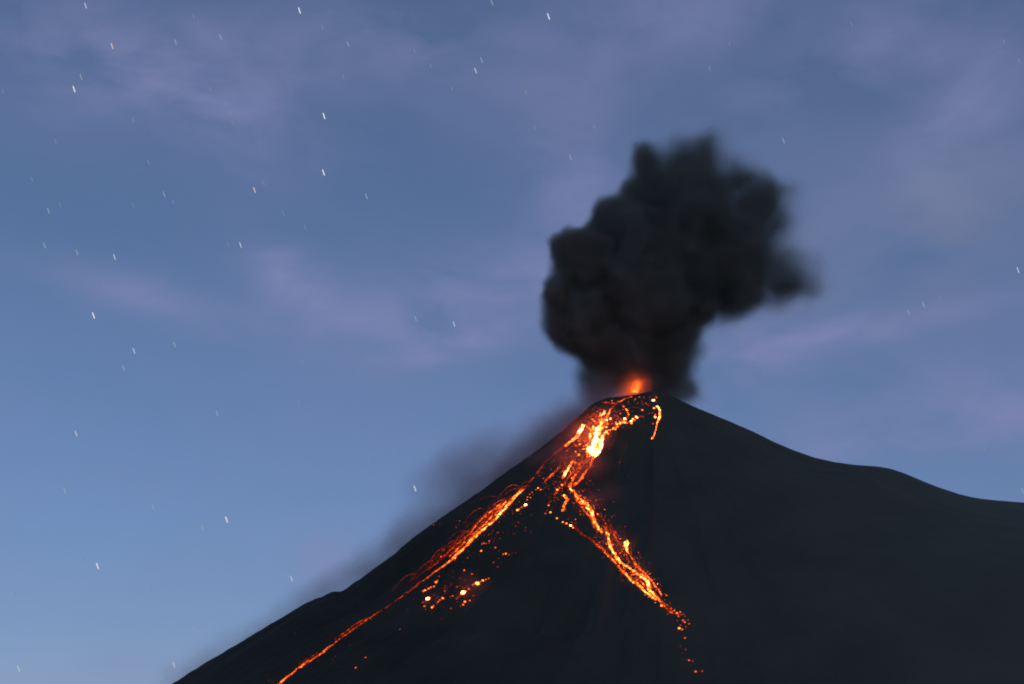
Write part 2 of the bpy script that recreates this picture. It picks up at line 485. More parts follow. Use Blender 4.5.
flow('lava_branch', 'broken orange lava branch falling to the left between the cascade and the left stream', 'lava flow', [
    ([(583, 460.5, 1.2, 1.4), (578, 464, 1.4, 1.8), (573, 461, 1.6, 4), (570.5, 464.4, 2.2, 9), (567, 470, 2.4, 10), (563.6, 476, 3, 12), (561, 478, 1.2, 2)], dict(copies=3, jitter=0.7, sparks=0.5)),
    ([(562, 466, 1.0, 0.9), (556, 471, 1.4, 1.3), (550.4, 476, 1.8, 3.5), (547, 478.5, 1.8, 3), (544.5, 482, 1.2, 1.5)], dict(copies=3, sparks=0.5)),
])
flow('lava_branch', 'small beaded orange lava branch hanging left of the fork of the streams', 'lava flow', [
    ([(564.5, 496, 1.6, 5), (567.5, 499.5, 1.6, 4), (565, 505, 1.5, 3), (563, 511.5, 1.5, 3)], dict(copies=3, jitter=1.6, sparks=0.7)),
    ([(568, 500, 1.2, 2), (563, 506, 1.2, 2), (566, 511, 1, 1)], dict(copies=2, jitter=1.6, sparks=0.6)),
])
HEAT_K = 0.42
flow('lava_stream', 'longest branching lava stream running down to the right into scattered beads', 'lava flow', [
    ([(573.7, 490.4, 2.0, 6), (577, 496.3, 2.8, 9), (581.6, 501, 3.2, 12), (586, 505, 3.2, 11), (591.4, 510.8, 3.6, 15), (592.8, 517.4, 3, 12), (596, 524, 2.4, 9), (598, 528, 2.8, 10), (602.6, 534, 1.6, 5)], dict(copies=5, spread=0.7, sparks=0.7)),
    ([(575.5, 497, 1.2, 4), (577.5, 501.5, 1.4, 4), (582, 506, 1.4, 4), (585, 512, 1.6, 5), (590, 517, 1.2, 3), (594, 526, 1.2, 4), (597, 531, 1.2, 2)], dict(copies=3, sparks=0.7)),
    ([(590, 505, 1.0, 0.9), (597, 513, 1.0, 0.8), (604, 521, 1.0, 0.8), (612, 530, 1.2, 1.2), (619, 536, 1, 1)], dict(copies=3, jitter=2.4, sparks=0.8)),
    ([(604, 526, 1.0, 1.5), (607, 531, 2, 5), (608.6, 535, 2.2, 9), (608.8, 541, 2.4, 12), (611.5, 549, 2.6, 13), (616, 557, 2.6, 12), (621, 563, 2.6, 12), (630, 568.7, 2.4, 10), (640, 575, 2.6, 9), (646, 579, 3.0, 12),
      (648.6, 583, 3.0, 13), (648.5, 589, 3.0, 12), (654, 596, 2.8, 9), (662, 603, 1.8, 6)], dict(copies=5, spread=0.6, jitter=0.8, sparks=0.5)),
    ([(581, 534.5, 1.0, 0.8), (589.5, 537.8, 1.0, 1.0), (595.4, 543, 1.2, 1.5), (602.6, 549.5, 2.0, 4), (608, 555, 1.8, 3.5), (612.6, 560, 1.8, 4), (618, 566, 2.0, 5), (624, 572.5, 2.0, 6), (630, 578.5, 2.2, 8), (635.4, 583.2, 2.6, 10)], dict(copies=4, spread=0.7, sparks=0.5)),
    ([(636, 583, 1.5, 5), (641, 587.5, 2.0, 7), (647, 593, 2.2, 8), (652, 597.5, 2.6, 10), (656, 600.5, 2, 7)], dict(copies=4, sparks=0.3)),
    ([(626.6, 539.5, 1.6, 6), (626.4, 543.5, 3.2, 18), (625.6, 547, 2.6, 14), (627.6, 552, 1.4, 5), (630.5, 557, 1.2, 4), (635, 564, 1.2, 3.5), (642, 571, 1.4, 4), (649.5, 578.5, 1.6, 4), (656, 587, 1.4, 4), (661.8, 595.5, 1.2, 3)], dict(copies=3, spread=0.6, sparks=0.5)),
    ([(612, 532, 1.0, 1.6), (616, 538, 1.2, 2.5), (620, 545, 1.0, 2), (622, 553, 1.0, 1.6)], dict(copies=3, jitter=2.2, sparks=0.8)),
    ([(628, 577, 1.0, 2), (636, 574, 1.0, 3), (640, 580, 1.2, 4), (645, 586, 1.2, 5)], dict(copies=2, jitter=1.2)),
    ([(662, 603, 1.5, 5), (666, 607.5, 1.4, 3), (670.6, 611.7, 1.6, 4), (675, 613, 1.2, 3), (679, 615, 1.2, 3)], dict(copies=2, jitter=1.2, sparks=1.0)),
    ([(571, 520, 0.8, 0.6), (576, 528, 0.8, 0.8), (585, 536, 0.8, 0.8), (598, 542, 0.9, 1)], dict(copies=2, jitter=2.5, sparks=0.5)),
])
HEAT_K = 0.7
flow('lava_stream', 'straight orange lava stream racing down the left flank with spray above it', 'lava flow', [
    ([(526.5, 488, 1.6, 2), (521, 491.5, 2.0, 4), (516.5, 495, 2.2, 6), (511.8, 501, 2.2, 6), (505, 508, 3.6, 10), (499, 515, 3.2, 7), (493, 521.5, 2.4, 5.5), (485, 528, 2.4, 6), (476.8, 534.5, 2.8, 7), (468.6, 543.7, 2.6, 6), (461.6, 550.7, 2.8, 7),
      (452.6, 559, 2.2, 4.5), (443, 566.5, 1.6, 2.4), (434, 572.5, 1.6, 1.6), (424.5, 579.5, 1.4, 0.9), (414, 587.5, 1.4, 0.7), (400, 598, 1.3, 0.6)], dict(copies=5, spread=0.5, jitter=0.4, sparks=0.2)),
    ([(512, 497, 1.2, 2), (504, 503, 1.4, 3), (497.8, 506, 1.4, 4.5), (490.8, 510.8, 1.4, 4), (481.4, 519.7, 1.4, 2.5), (473, 529, 1.4, 2), (464, 539, 1.3, 1.6), (452, 550, 1.3, 1.3), (440, 560, 1.2, 1.0), (428, 570, 1.0, 0.6)], dict(copies=5, spread=1.6, jitter=1.0, sparks=0.25)),
    ([(506, 501, 1.2, 4), (497, 512, 1.6, 3), (486, 523, 1.6, 3), (474, 534, 1.4, 2.6), (462, 545, 1.4, 2), (448, 557, 1.2, 1.6)], dict(copies=5, spread=1.3, jitter=1.0, sparks=0.25)),
    ([(530, 484, 1.2, 0.8), (524, 487, 1.2, 1), (518, 492, 1.2, 2)], dict(copies=3, jitter=1.0)),
])
flow('lava_trail', 'long thin red lava trail reaching the bottom edge on the lower left', 'lava flow', [
    ([(400, 598, 1.3, 0.7), (388, 606.5, 1.3, 0.8), (380.5, 611.5, 1.3, 1.0), (365.7, 620.5, 1.5, 1.4), (358, 626, 1.3, 1.0), (351, 631, 1.6, 1.6), (342, 637.5, 1.4, 1.2), (334, 643.5, 1.5, 1.6), (317.3, 656, 2.0, 2.2), (308, 661.5, 2.0, 3.0), (300.5, 667, 2.0, 3.0),
      (290, 675, 2.0, 3.2), (279.5, 683.5, 2.2, 3.8), (262, 696, 2.2, 4)], dict(copies=4, spread=0.45, jitter=0.4, sparks=0.12)),
    ([(366, 618.5, 1.0, 0.8), (355, 625, 1.0, 0.8), (345, 632, 1.0, 0.9), (334, 639.5, 1.0, 0.8)], dict(copies=2, jitter=0.7)),
    ([(318, 653, 0.8, 0.7), (308, 658.5, 0.8, 0.9), (298, 665, 0.8, 0.7)], dict(copies=2, jitter=0.7, sparks=0.5)),
])


# bouncing spatter: thin glowing arcs thrown up beside the left stream
def arc(T, pl, heat, wpx=0.45, up=0):
    a, u = resample([(x, y, wpx, heat) for x, y in pl], 1.0)
    f = np.linspace(0, 1, len(u))
    # smooth the traced line a little
    for _ in range(3):
        for j in (0, 1):
            a[1:-1, j] = (a[:-2, j] + 2 * a[1:-1, j] + a[2:, j]) / 4
    p0 = hit(pl[0][0], pl[0][1]); p1 = hit(pl[-1][0], pl[-1][1])
    P = []
    for i in range(len(u)):
        yy = (p0[1] * (1 - f[i]) + p1[1] * f[i]) - 3.0
        P.append(at(a[i, 0], a[i, 1], yy))
    fl = 0.35 + 0.65 * (1 - f) ** 0.8
    T.tube(np.array(P), a[:, 2] * PX * (0.5 - 0.25 * f), heat * fl, seg=4)


arcs = [([(520, 487.6), (517, 485.4), (513, 484.6), (508.5, 486.4), (504.5, 490), (501, 494), (497, 500)], 1.6),
        ([(519, 488.5), (514, 488.8), (509, 491), (504, 495)], 1.2),
        ([(494.5, 496.5), (490, 496.0), (484, 497.5), (479, 500.5)], 0.35),
        ([(484, 509), (480, 508), (474, 511), (468, 517), (463, 524)], 0.8),
        ([(508, 502), (502, 499.8), (496, 502.5), (489, 509), (481, 518), (474, 527)], 1.3),
        ([(476, 533), (470, 530.5), (463, 533), (456, 539), (449, 547)], 0.9),
        ([(466, 531), (459, 531), (452, 536), (446, 542)], 0.45),
        ([(444.5, 549.6), (440, 549.2), (436, 552.5), (432, 558), (428, 564)], 0.7),
        ([(433.5, 560.6), (428, 561.4), (423.5, 565), (420, 570)], 0.7),
        ([(418, 574.2), (412.6, 573.4), (406, 576), (400.5, 581), (396, 586), (391, 592)], 0.75),
        ([(418, 576), (413, 578), (408.5, 583)], 0.5),
        ([(455, 545), (448, 546), (440, 553), (434, 561)], 0.7),
        ([(503, 507), (495, 510), (486, 518), (478, 528), (470, 538)], 1.2),
        ([(490, 520), (482, 522), (473, 531), (465, 541)], 1.0),
        ([(437, 564), (430, 567), (420, 575), (411, 584)], 0.5),
        ([(530, 482), (526, 481.5), (521, 485), (516, 490)], 0.4)]
for k in range(26):
    u0 = random.random()
    sx_, sy_ = 512 - 95 * u0, 499 + 78 * u0
    s_ = random.uniform(0.5, 1.5)
    dy0 = -random.uniform(0.5, 5)
    arcs.append(([(sx_, sy_), (sx_ - 4 * s_, sy_ + dy0), (sx_ - 9 * s_, sy_ + dy0 + 4 * s_), (sx_ - 15 * s_, sy_ + dy0 + 11 * s_), (sx_ - 19 * s_, sy_ + 16 * s_)], random.uniform(0.3, 0.9) * (1.1 - 0.5 * u0)))
T = Tubes()
for pl, h_ in arcs:
    arc(T, pl, h_)
o = T.build('lava_spray'); tag(o, kind='stuff')

# ------------------------------------------------------------------ lava blocks: every one of its own
HEATS = [0.22, 0.6, 1.7, 5.0, 18.0]
protos = {}


def block_mesh(level, shape):
    key = (level, shape)
    if key in protos:
        return protos[key]
    bm = bmesh.new(); bmesh.ops.create_icosphere(bm, subdivisions=2, radius=1.0)
    r_ = random.Random(shape * 31 + 5)
    ax = (r_.uniform(0.8, 1.3), r_.uniform(0.75, 1.1), r_.uniform(0.7, 1.0))
    for v in bm.verts:
        q = 1 + 0.28 * math.sin(3.1 * v.co.x + shape) * math.cos(2.7 * v.co.y + 2 * shape) + r_.uniform(-0.1, 0.1)
        v.co = Vector((v.co.x * ax[0] * q, v.co.y * ax[1] * q, v.co.z * ax[2] * q))
    me_ = bpy.data.meshes.new('lava_block'); bm.to_mesh(me_); bm.free()
    a = me_.attributes.new('lava_heat', 'FLOAT', 'POINT'); a.data.foreach_set('value', np.full(len(me_.vertices), HEATS[level], dtype=np.float32))
    me_.materials.append(m_block)
    protos[key] = me_
    return me_


m_block, t3, out = material('glowing_rock')
att = nd(t3, 'ShaderNodeAttribute', attribute_name='lava_heat')
oi = nd(t3, 'ShaderNodeObjectInfo')
em = incandescent(t3, math_(t3, 'MULTIPLY', att.outputs['Fac'], math_(t3, 'MULTIPLY_ADD', oi.outputs['Random'], 0.9, 0.55)))
t3.links.new(em.outputs[0], out.inputs[0])


def block(px, py, rpx, level, label, group):
    o = bpy.data.objects.new('lava_block', block_mesh(level, random.randrange(5)))
    C.objects.link(o)
    p = hit(px, py, 0.3 * rpx * PX)
    o.location = p; s_ = rpx * PX
    s_ *= random.uniform(0.75, 1.0); q_ = random.uniform(0.6, 0.95)
    o.scale = (s_, s_ * 0.9, s_ * q_)
    o.rotation_euler = (0, random.uniform(-0.5, 0.5), random.uniform(0, 6.28))
    tag(o, label, 'lava block', group)
    return o


# the ones that stand out, each with a label of its own
solo = [
    (477.7, 584.4, 2.3, 4, 'largest white-hot lava block on the lower left slope'),
    (463.2, 593.2, 2.0, 4, 'second largest white-hot lava block on the lower left slope, left of the largest'),
    (428.0, 599.4, 1.8, 4, 'bright yellow lava block at the left end of the lower left cluster'),
    (442.8, 598.8, 1.4, 3, 'yellow lava block between the leftmost bright block and the bright pair'),
    (436.2, 582.6, 1.3, 3, 'yellow lava block heading a short orange line below left stream'),
    (432.0, 607.8, 1.2, 3, 'yellow-orange lava block lowest in the lower left cluster'),
    (424.5, 606.6, 1.1, 2, 'orange lava block at the lower left corner of the lower left cluster'),
    (525.6, 505.4, 1.3, 4, 'small white-hot lava block right beside the head of the left stream'),
    (517.6, 510.4, 1.1, 3, 'yellow lava block just below left of the small white-hot one by the left stream'),
    (562.0, 485.4, 1.2, 3, 'yellow lava block above the fork, left of the link strand'),
    (564.2, 496.0, 1.4, 4, 'white-hot lava block left of the head of the right-hand stream'),
    (550.5, 512.8, 1.1, 3, 'yellow lava block at the left end of the curve of beads below the fork'),
    (653.5, 400.7, 1.4, 4, 'white-hot lava block just under the summit peak'),
    (656.3, 397.8, 0.9, 2, 'orange lava block nearest to the summit peak'),
    (642.3, 410.4, 0.9, 3, 'lone yellow lava block in the dark patch left of the curved trickle'),
    (635.2, 399.6, 0.8, 2, 'lone orange lava block on the dark slope under the crater glow'),
    (695.5, 672.0, 0.9, 2, 'orange lava block at the very bottom of the right-hand bead trail'),
    (702.2, 671.5, 0.7, 1, 'red lava block farthest right at the bottom of the bead trail'),
    (685.0, 638.4, 0.8, 2, 'single orange lava block in the gap of the bead trail on the right'),
    (365.6, 657.8, 0.8, 2, 'lone orange lava block right of the red trail, the upper of two'),
    (355.8, 668.0, 0.7, 2, 'lone orange lava block right of the red trail, the lower of two'),
    (441.0, 557.0, 0.8, 2, 'orange lava block thrown above the lower part of the left stream'),
]
for px, py, r_, lv, lb in solo:
    block(px, py, r_, lv, lb, 'single glowing lava blocks')

clusters = [
    ('orange lava block in the cluster on the lower left slope below the left stream', 'lava blocks of the lower left cluster', [
        (434, 586.8, 1.0, 2), (431, 587.6, .9, 2), (428.6, 589, .9, 2), (425, 590.6, 1.0, 3), (423.2, 591.4, .8, 2), (440, 600.4, 1.0, 2), (438.2, 602, .8, 2), (437, 604, .7, 1), (433.6, 606, .8, 2), (423, 602.6, .6, 1),
        (460.8, 595.2, .8, 2), (458, 597.4, .8, 1), (456.6, 599.2, .7, 1), (466.2, 591.6, .8, 2), (469, 589.2, .8, 2), (480.4, 582.4, .9, 2), (483, 580.8, .9, 3), (486, 579.8, .8, 2), (488.8, 578.6, .8, 2), (474.6, 584.4, .9, 2),
        (465, 602, .9, 3), (463.2, 605, .9, 2), (460.8, 606.4, .6, 1), (469.8, 600.8, .8, 2), (473.4, 595.9, .7, 1), (450.9, 608.7, .7, 2), (444.8, 591.4, .8, 1), (445.2, 593.6, .6, 1), (450.4, 597, .6, 1), (414, 599, .5, 0), (432, 613, .5, 0), (442, 619, .5, 0), (425.6, 609.6, .5, 1)]),
    ('small red lava block scattered between the left stream and the lower left cluster', 'lava blocks below the left stream', [
        (464.3, 570.6, .9, 2), (472, 574.3, .8, 2), (460.4, 578.4, .6, 1), (462.6, 574, .5, 0), (453.2, 571.6, .6, 0), (449, 575, .5, 0), (439, 576.6, .6, 1), (477, 570.6, .5, 0), (467.8, 558, .6, 1), (472, 556.4, .4, 0),
        (481.2, 551.2, .9, 3), (482, 544.3, .7, 2), (484, 543.4, .7, 2), (486, 543.8, .7, 2), (489.2, 541.2, .7, 2), (489.2, 543, .6, 1), (495.4, 548, .8, 2), (497.8, 532.8, .8, 1), (496, 535, .5, 0), (494, 541.4, .5, 0), (493, 530.8, .6, 1), (488.8, 534.9, .6, 1),
        (499, 522.2, .5, 1), (507.6, 513.8, .6, 1), (504.6, 516.4, .5, 1), (503.2, 554.4, .7, 2), (505.9, 553.9, .8, 3), (509.2, 555, .7, 1), (498.6, 558.6, .6, 1), (493.6, 562.6, .6, 1), (497.7, 567.2, .7, 1), (499, 551, .5, 0), (516, 553, .5, 0), (512, 553.5, .5, 0),
        (518.4, 522.7, .7, 1), (515.8, 526.4, .5, 0), (522.5, 524, .5, 0), (525.2, 530.8, .6, 1), (531, 532, .5, 0), (532.4, 534, .5, 0), (512.6, 520, .5, 0), (519.2, 502, .6, 1), (516, 504.4, .5, 1), (520.4, 514, .6, 1)]),
    ('orange lava bead in the loose scatter between the left stream and the fork', 'lava beads between left stream and fork', [
        (538, 488.4, .9, 3), (540.6, 490, .9, 2), (536, 490, .7, 2), (532, 492.6, .8, 2), (529.6, 494.6, .7, 2), (527.6, 497.4, .8, 2), (527.2, 500, .8, 2), (530.6, 497.8, .8, 2), (533, 494.8, .5, 1), (523.6, 506.6, .8, 2), (521.6, 507.6, .9, 2), (519.6, 509.2, .7, 2),
        (557.3, 490.2, 1.0, 3), (554.6, 494.8, .8, 1), (559.4, 488, .7, 2), (555.6, 482, .6, 1), (553.4, 481.6, .5, 1), (548.6, 505.6, .9, 3), (549, 503, .6, 1), (545.4, 513.8, .8, 2), (547, 511, .6, 1), (553, 509.4, .5, 0), (557.1, 518.6, .8, 3),
        (562.9, 522.4, .8, 3), (566.4, 523.8, .8, 3), (570.7, 525.8, 1.0, 4), (573, 527.8, .8, 3), (575.4, 519.6, .8, 2), (575.8, 523.2, .6, 1), (570.4, 517.4, .5, 0), (558.4, 500, .6, 1), (560.6, 498, .5, 0), (556.4, 503.6, .5, 0), (544, 468, .6, 0), (541.6, 467, .5, 0), (538, 474, .7, 1), (539.6, 476, .6, 1), (548.4, 463.8, .5, 0), (545, 456, .5, 0), (567.4, 450.5, .6, 1), (571.6, 487.4, .7, 2)]),
    ('small orange lava block in the speckled field directly below the crater rim', 'lava blocks in the field below the rim', [
        (577.4, 434.6, .6, 1), (579, 441, 1.0, 3), (578, 438.4, .7, 2), (580, 444.6, 1.0, 3), (576, 446.2, .9, 2), (574.6, 444.6, .7, 2), (584, 446.6, .9, 3), (583, 449.4, .8, 3), (580.6, 451.4, .7, 2), (579, 455, .9, 3), (577, 453.6, .7, 2), (585.4, 440.6, .7, 2), (587.4, 443.6, .7, 2), (586, 437.4, .6, 2),
        (587, 427.4, .7, 2), (589, 424.6, .8, 2), (592.4, 419.6, .9, 3), (594.4, 421.4, .9, 3), (590.6, 417.4, .6, 2), (596, 417, .7, 2), (597.4, 412, .8, 2), (594.6, 414.2, .7, 2), (592, 412.6, .6, 1), (598.4, 407.6, .6, 1), (600.4, 409.6, .8, 2), (594.4, 424.4, .6, 2),
        (606.6, 420.4, 1.0, 4), (606.2, 427.4, 1.1, 4), (610.4, 419.2, 1.1, 4), (608, 424.2, .8, 2), (607.2, 424, .8, 3), (605, 423.4, .5, 1), (612, 424, .7, 2), (613.4, 428.6, .9, 3), (617, 419.6, .7, 2), (620.4, 413.8, .8, 2), (618.6, 411.6, .6, 1), (611.8, 408.6, .8, 2), (614.6, 406, .6, 1), (612, 401.2, .8, 2), (624.8, 419.4, 1.5, 4),
        (627, 410.6, 1.1, 3), (623.6, 407, .9, 2), (616.6, 427.4, .9, 2), (621, 420, .6, 2), (575.2, 419.6, .8, 1), (583.6, 418.4, .7, 1), (587.4, 415.4, .7, 1), (585, 412.6, .5, 0), (581, 421.4, .5, 1), (588.4, 421.8, .7, 2), (565, 429, .6, 0), (564.6, 427.6, .5, 0)]),
    ('bright yellow lava bead strung along the chain that crosses the slope right of the cascade', 'beads of the lava chain', [
        (606.4, 432.4, 1.1, 4), (610.2, 430.4, .7, 3), (613.6, 428.8, 1.0, 3), (615.4, 429.6, .8, 3), (617, 424.6, 1.0, 4), (617.6, 427, .9, 3), (616, 422.8, .8, 3), (620.2, 423.6, 1.0, 4), (619.6, 421.6, .7, 3), (622.6, 421.6, .7, 3), (624.6, 422.8, 1.1, 4), (627, 423.6, .6, 2),
        (631.2, 421.6, 1.1, 4), (631.6, 423.6, .9, 3), (633, 419.4, 1.0, 4), (634.6, 420.6, .8, 3), (636.6, 417.8, 1.3, 4), (635.4, 416.2, .8, 3), (640.6, 416.4, .6, 2), (608, 434, .7, 3), (604.2, 436, .9, 3), (628.6, 414.8, .9, 3), (627.6, 413, .7, 3), (626, 409.4, .8, 3)]),
    ('small dull red lava block strewn on the dark slope between crater glow and trickle', 'lava blocks under the summit', [
        (639.4, 397.4, .7, 2), (643.8, 397.6, .7, 1), (628.2, 401.6, .6, 1), (628.8, 403.6, .5, 1), (634, 407.4, .6, 1), (636.8, 407.2, .5, 1), (631, 407.6, .5, 0), (648.6, 406, .6, 1), (650.2, 399.8, .6, 1), (653.2, 395.4, .5, 1), (654, 408.4, 1.0, 3), (649.4, 413.4, .6, 1), (652.6, 413, .8, 1),
        (653, 424, .8, 2), (655.4, 414.8, .7, 2), (641, 416.6, .7, 1), (643, 416.6, .6, 1), (633.4, 416, .5, 1), (659.8, 420.4, .7, 2), (629.4, 428.6, .6, 0), (619.6, 462.6, .6, 1), (628.4, 475, .5, 0), (608.6, 485.6, .6, 0), (599, 490.4, .7, 1), (600.4, 480, .4, 0), (595, 497, .5, 0), (619, 488.8, .5, 0)]),
    ('tiny orange lava bead in the trail of beads where the right-hand stream breaks up', 'lava beads at the end of the right stream', [
        (668.6, 606.6, .6, 1), (671, 609, .7, 2), (674.4, 611, .7, 2), (677, 613.4, .8, 3), (680, 612.4, .7, 2), (681.4, 615, .6, 1), (678.6, 616.6, .7, 2), (683.4, 614.4, .6, 1), (685, 616.4, .6, 1), (683, 620.8, .8, 2), (684.8, 622.6, .8, 2), (689, 624.2, .7, 2), (688, 620, .5, 1), (679.2, 628.6, .9, 3), (682, 629.8, .8, 2), (680.6, 625.4, .6, 1),
        (686, 627, .5, 1), (677.4, 621, .5, 1), (680.6, 646.6, .5, 0), (685.6, 649.8, .5, 1), (682, 653.4, .5, 0), (686, 659.6, .5, 0), (689, 660.6, .7, 2), (692.6, 661.4, .6, 1), (694, 659.4, .4, 0), (661.6, 606, .9, 3), (665, 604, .6, 1), (660, 599, .6, 1), (664.4, 600.4, .5, 1), (671.2, 605, .4, 0), (671.4, 613, .8, 2)]),
    ('faint ember lying alone on the dark slope beside the red trail', 'faint embers on the lower left slope', [
        (400, 629.5, .6, 1), (335.2, 656.4, .5, 0), (333, 660, .5, 0), (318.4, 661.6, .5, 0), (350, 645.4, .5, 0), (376, 654, .4, 0), (338.4, 666.6, .5, 0), (363, 660, .4, 0), (295, 633.5, .4, 0), (407.4, 610, .4, 0), (269, 680.6, .5, 1), (272, 682, .5, 0)]),
]
for lb, gr, pts in clusters:
    for px, py, r_, lv in pts:
        block(px, py, r_, lv, lb, gr)

# uncountable embers in the speckled fields
T = Tubes()
fields = [(574, 468, 16, 15, 260, 1.5), (584, 500, 14, 12, 110, 1.2), (642, 580, 12, 12, 90, 1.2), (615, 545, 12, 12, 120, 1.2), (606, 421, 16, 9, 150, 1.6), (590, 440, 12, 14, 170, 1.6), (572, 462, 15, 14, 90, 0.8), (552, 490, 16, 16, 70, 0.7), (600, 520, 16, 16, 110, 0.7), (628, 560, 14, 16, 110, 0.9),
          (448, 592, 22, 12, 70, 0.6), (495, 540, 20, 20, 60, 0.35), (645, 405, 13, 8, 50, 0.6), (478, 520, 26, 9, 50, 0.5), (590, 415, 12, 7, 70, 0.8), (655, 590, 9, 12, 40, 0.8)]
for cx_, cy_, sx_, sy_, n_, h_ in fields:
    for _ in range(n_):
        x_ = cx_ + rng.normal() * sx_ * 0.6; y_ = cy_ + rng.normal() * sy_ * 0.6
        if cx_ in (600, 628, 655, 584, 642, 615):                  # these fields lean along the stream
            x_ += (y_ - cy_) * 0.75
        if cx_ in (478, 495):
            x_ -= (y_ - cy_) * 0.9
        T.blob(hit(x_, y_, 0.4), PX * rng.uniform(0.16, 0.42), h_ * 0.45 * math.exp(rng.normal() * 0.9))
o = T.build('embers', mat=m_block); tag(o, kind='stuff')

# ------------------------------------------------------------------ crater: fountain of lava in its glow
vent = at(635, 386, 4032)
ft = bpy.data.objects.new('lava_fountain', None); C.objects.link(ft); ft.location = vent
tag(ft, 'glowing orange lava fountain bursting from the crater under the ash plume', 'lava fountain')
T = Tubes()
for k in range(30):
    a_ = rng.normal() * 0.42; sp = rng.uniform(4, 17)
    base_ = np.array([rng.normal() * 3, rng.normal() * 3, -18.0])
    pts = []
    n_ = 6
    for i in range(n_):
        s_ = i / (n_ - 1)
        pts.append(base_ + np.array([math.sin(a_) * sp * s_ * 1.3, rng.normal() * 0.5, math.cos(a_) * sp * 1.5 * s_ - 0.35 * sp * s_ * s_]))
    T.tube(np.array(pts), np.linspace(1.5, 0.5, n_), np.linspace(4, 0.8, n_), seg=4)
jets = T.build('lava_jets', ft, m_block)


def soft_volume(name, balls, domain_scale, build):
    """one closed mesh round the union of balls; BUILD wires the density. balls in world metres: (x,y,z,r,w)"""
    c0 = np.mean([b_[:3] for b_ in balls], 0)
    bm = bmesh.new()
    for (x, y, z, r_, w_) in balls:
        bmesh.ops.create_icosphere(bm, subdivisions=2, radius=r_ * domain_scale, matrix=Matrix.Translation((x - c0[0], y - c0[1], z - c0[2])))
    me_ = bpy.data.meshes.new(name); bm.to_mesh(me_); bm.free()
    tmp = bpy.data.objects.new('tmp', me_); C.objects.link(tmp)
    rm = tmp.modifiers.new('r', 'REMESH'); rm.mode = 'VOXEL'; rm.voxel_size = max(4.0, min(b_[3] for b_ in balls) * 0.25)
    dg = bpy.context.evaluated_depsgraph_get(); dg.update()
    me2 = bpy.data.meshes.new_from_object(tmp.evaluated_get(dg), depsgraph=dg)
    bpy.data.objects.remove(tmp)
    me2.name = name
    o_ = bpy.data.objects.new(name, me2); C.objects.link(o_); o_.location = tuple(c0)
    mat, tr, out_ = material(name)
    tcx = nd(tr, 'ShaderNodeTexCoord')
    vol = build(tr, tcx.outputs['Object'], [(x - c0[0], y - c0[1], z - c0[2], r_, w_) for (x, y, z, r_, w_) in balls])
    tr.links.new(vol, out_.inputs['Volume'])
    me2.materials.clear(); me2.materials.append(mat)
    return o_, mat


def noise_vec(tr, co, scale, detail, amp, rough=0.55, stretch=None):
    src = co
    if stretch:
        mpx = nd(tr, 'ShaderNodeMapping'); tr.links.new(co, mpx.inputs[0]); mpx.inputs['Rotation'].default_value = stretch[0]; mpx.inputs['Scale'].default_value = stretch[1]
        src = mpx.outputs[0]
    n = nd(tr, 'ShaderNodeTexNoise'); tr.links.new(src, n.inputs['Vector'])
    n.inputs['Scale'].default_value = scale; n.inputs['Detail'].default_value = detail; n.inputs['Roughness'].default_value = rough
    s_ = nd(tr, 'ShaderNodeVectorMath', operation='SUBTRACT'); tr.links.new(n.outputs['Color'], s_.inputs[0]); s_.inputs[1].default_value = (0.5, 0.5, 0.5)
    m = nd(tr, 'ShaderNodeVectorMath', operation='MULTIPLY'); tr.links.new(s_.outputs[0], m.inputs[0]); m.inputs[1].default_value = (amp, amp, amp)
    a_ = nd(tr, 'ShaderNodeVectorMath', operation='ADD'); tr.links.new(co, a_.inputs[0]); tr.links.new(m.outputs[0], a_.inputs[1])
    return a_.outputs[0]


def union(tr, co, balls):
    """max over the balls of (1 - d/r) * w"""
    cur = None
    for (x, y, z, r_, w_) in balls:
        d_ = nd(tr, 'ShaderNodeVectorMath', operation='DISTANCE'); tr.links.new(co, d_.inputs[0]); d_.inputs[1].default_value = (x, y, z)
        v = math_(tr, 'MULTIPLY_ADD', d_.outputs['Value'], -w_ / r_, w_)
        cur = v if cur is None else math_(tr, 'SMOOTH_MAX', cur, v, 0.25)
    return cur


def smooth_in(tr, v, a_, b_):
    n = nd(tr, 'ShaderNodeMapRange', interpolation_type='SMOOTHSTEP')
    tr.links.new(v, n.inputs[0])
    for i, q in ((1, a_), (2, b_)):
        if isinstance(q, (int, float)): n.inputs[i].default_value = q
        else: tr.links.new(q, n.inputs[i])
    n.inputs[3].default_value = 0; n.inputs[4].default_value = 1
    return n.outputs[0]


def principled_volume(tr, dens, color, emis=None, aniso=0.0):
    pv = nd(tr, 'ShaderNodeVolumePrincipled')
    pv.inputs['Color'].default_value = (*color, 1)
    pv.inputs['Anisotropy'].default_value = aniso
    tr.links.new(dens, pv.inputs['Density'])
    if emis:
        pv.inputs['Emission Color'].default_value = (*emis[0], 1); tr.links.new(emis[1], pv.inputs['Emission Strength'])
    return pv.outputs[0]


# hot gas glowing round the fountain
def build_glow(tr, co, balls):
    c2_ = noise_vec(tr, co, 0.035, 2, 36)
    u_ = union(tr, c2_, balls)
    up_ = math_(tr, 'MAXIMUM', u_, 0.0)
    e = math_(tr, 'ADD', math_(tr, 'MULTIPLY', math_(tr, 'POWER', up_, 2.2), 0.075), math_(tr, 'MULTIPLY', math_(tr, 'POWER', up_, 9.0), 1.6))
    dens = math_(tr, 'MULTIPLY', u_, 0.002)
    return principled_volume(tr, math_(tr, 'MAXIMUM', dens, 0.0), (0.4, 0.3, 0.3), ((1.0, 0.11, 0.012), math_(tr, 'MULTIPLY', e, 0.17)))


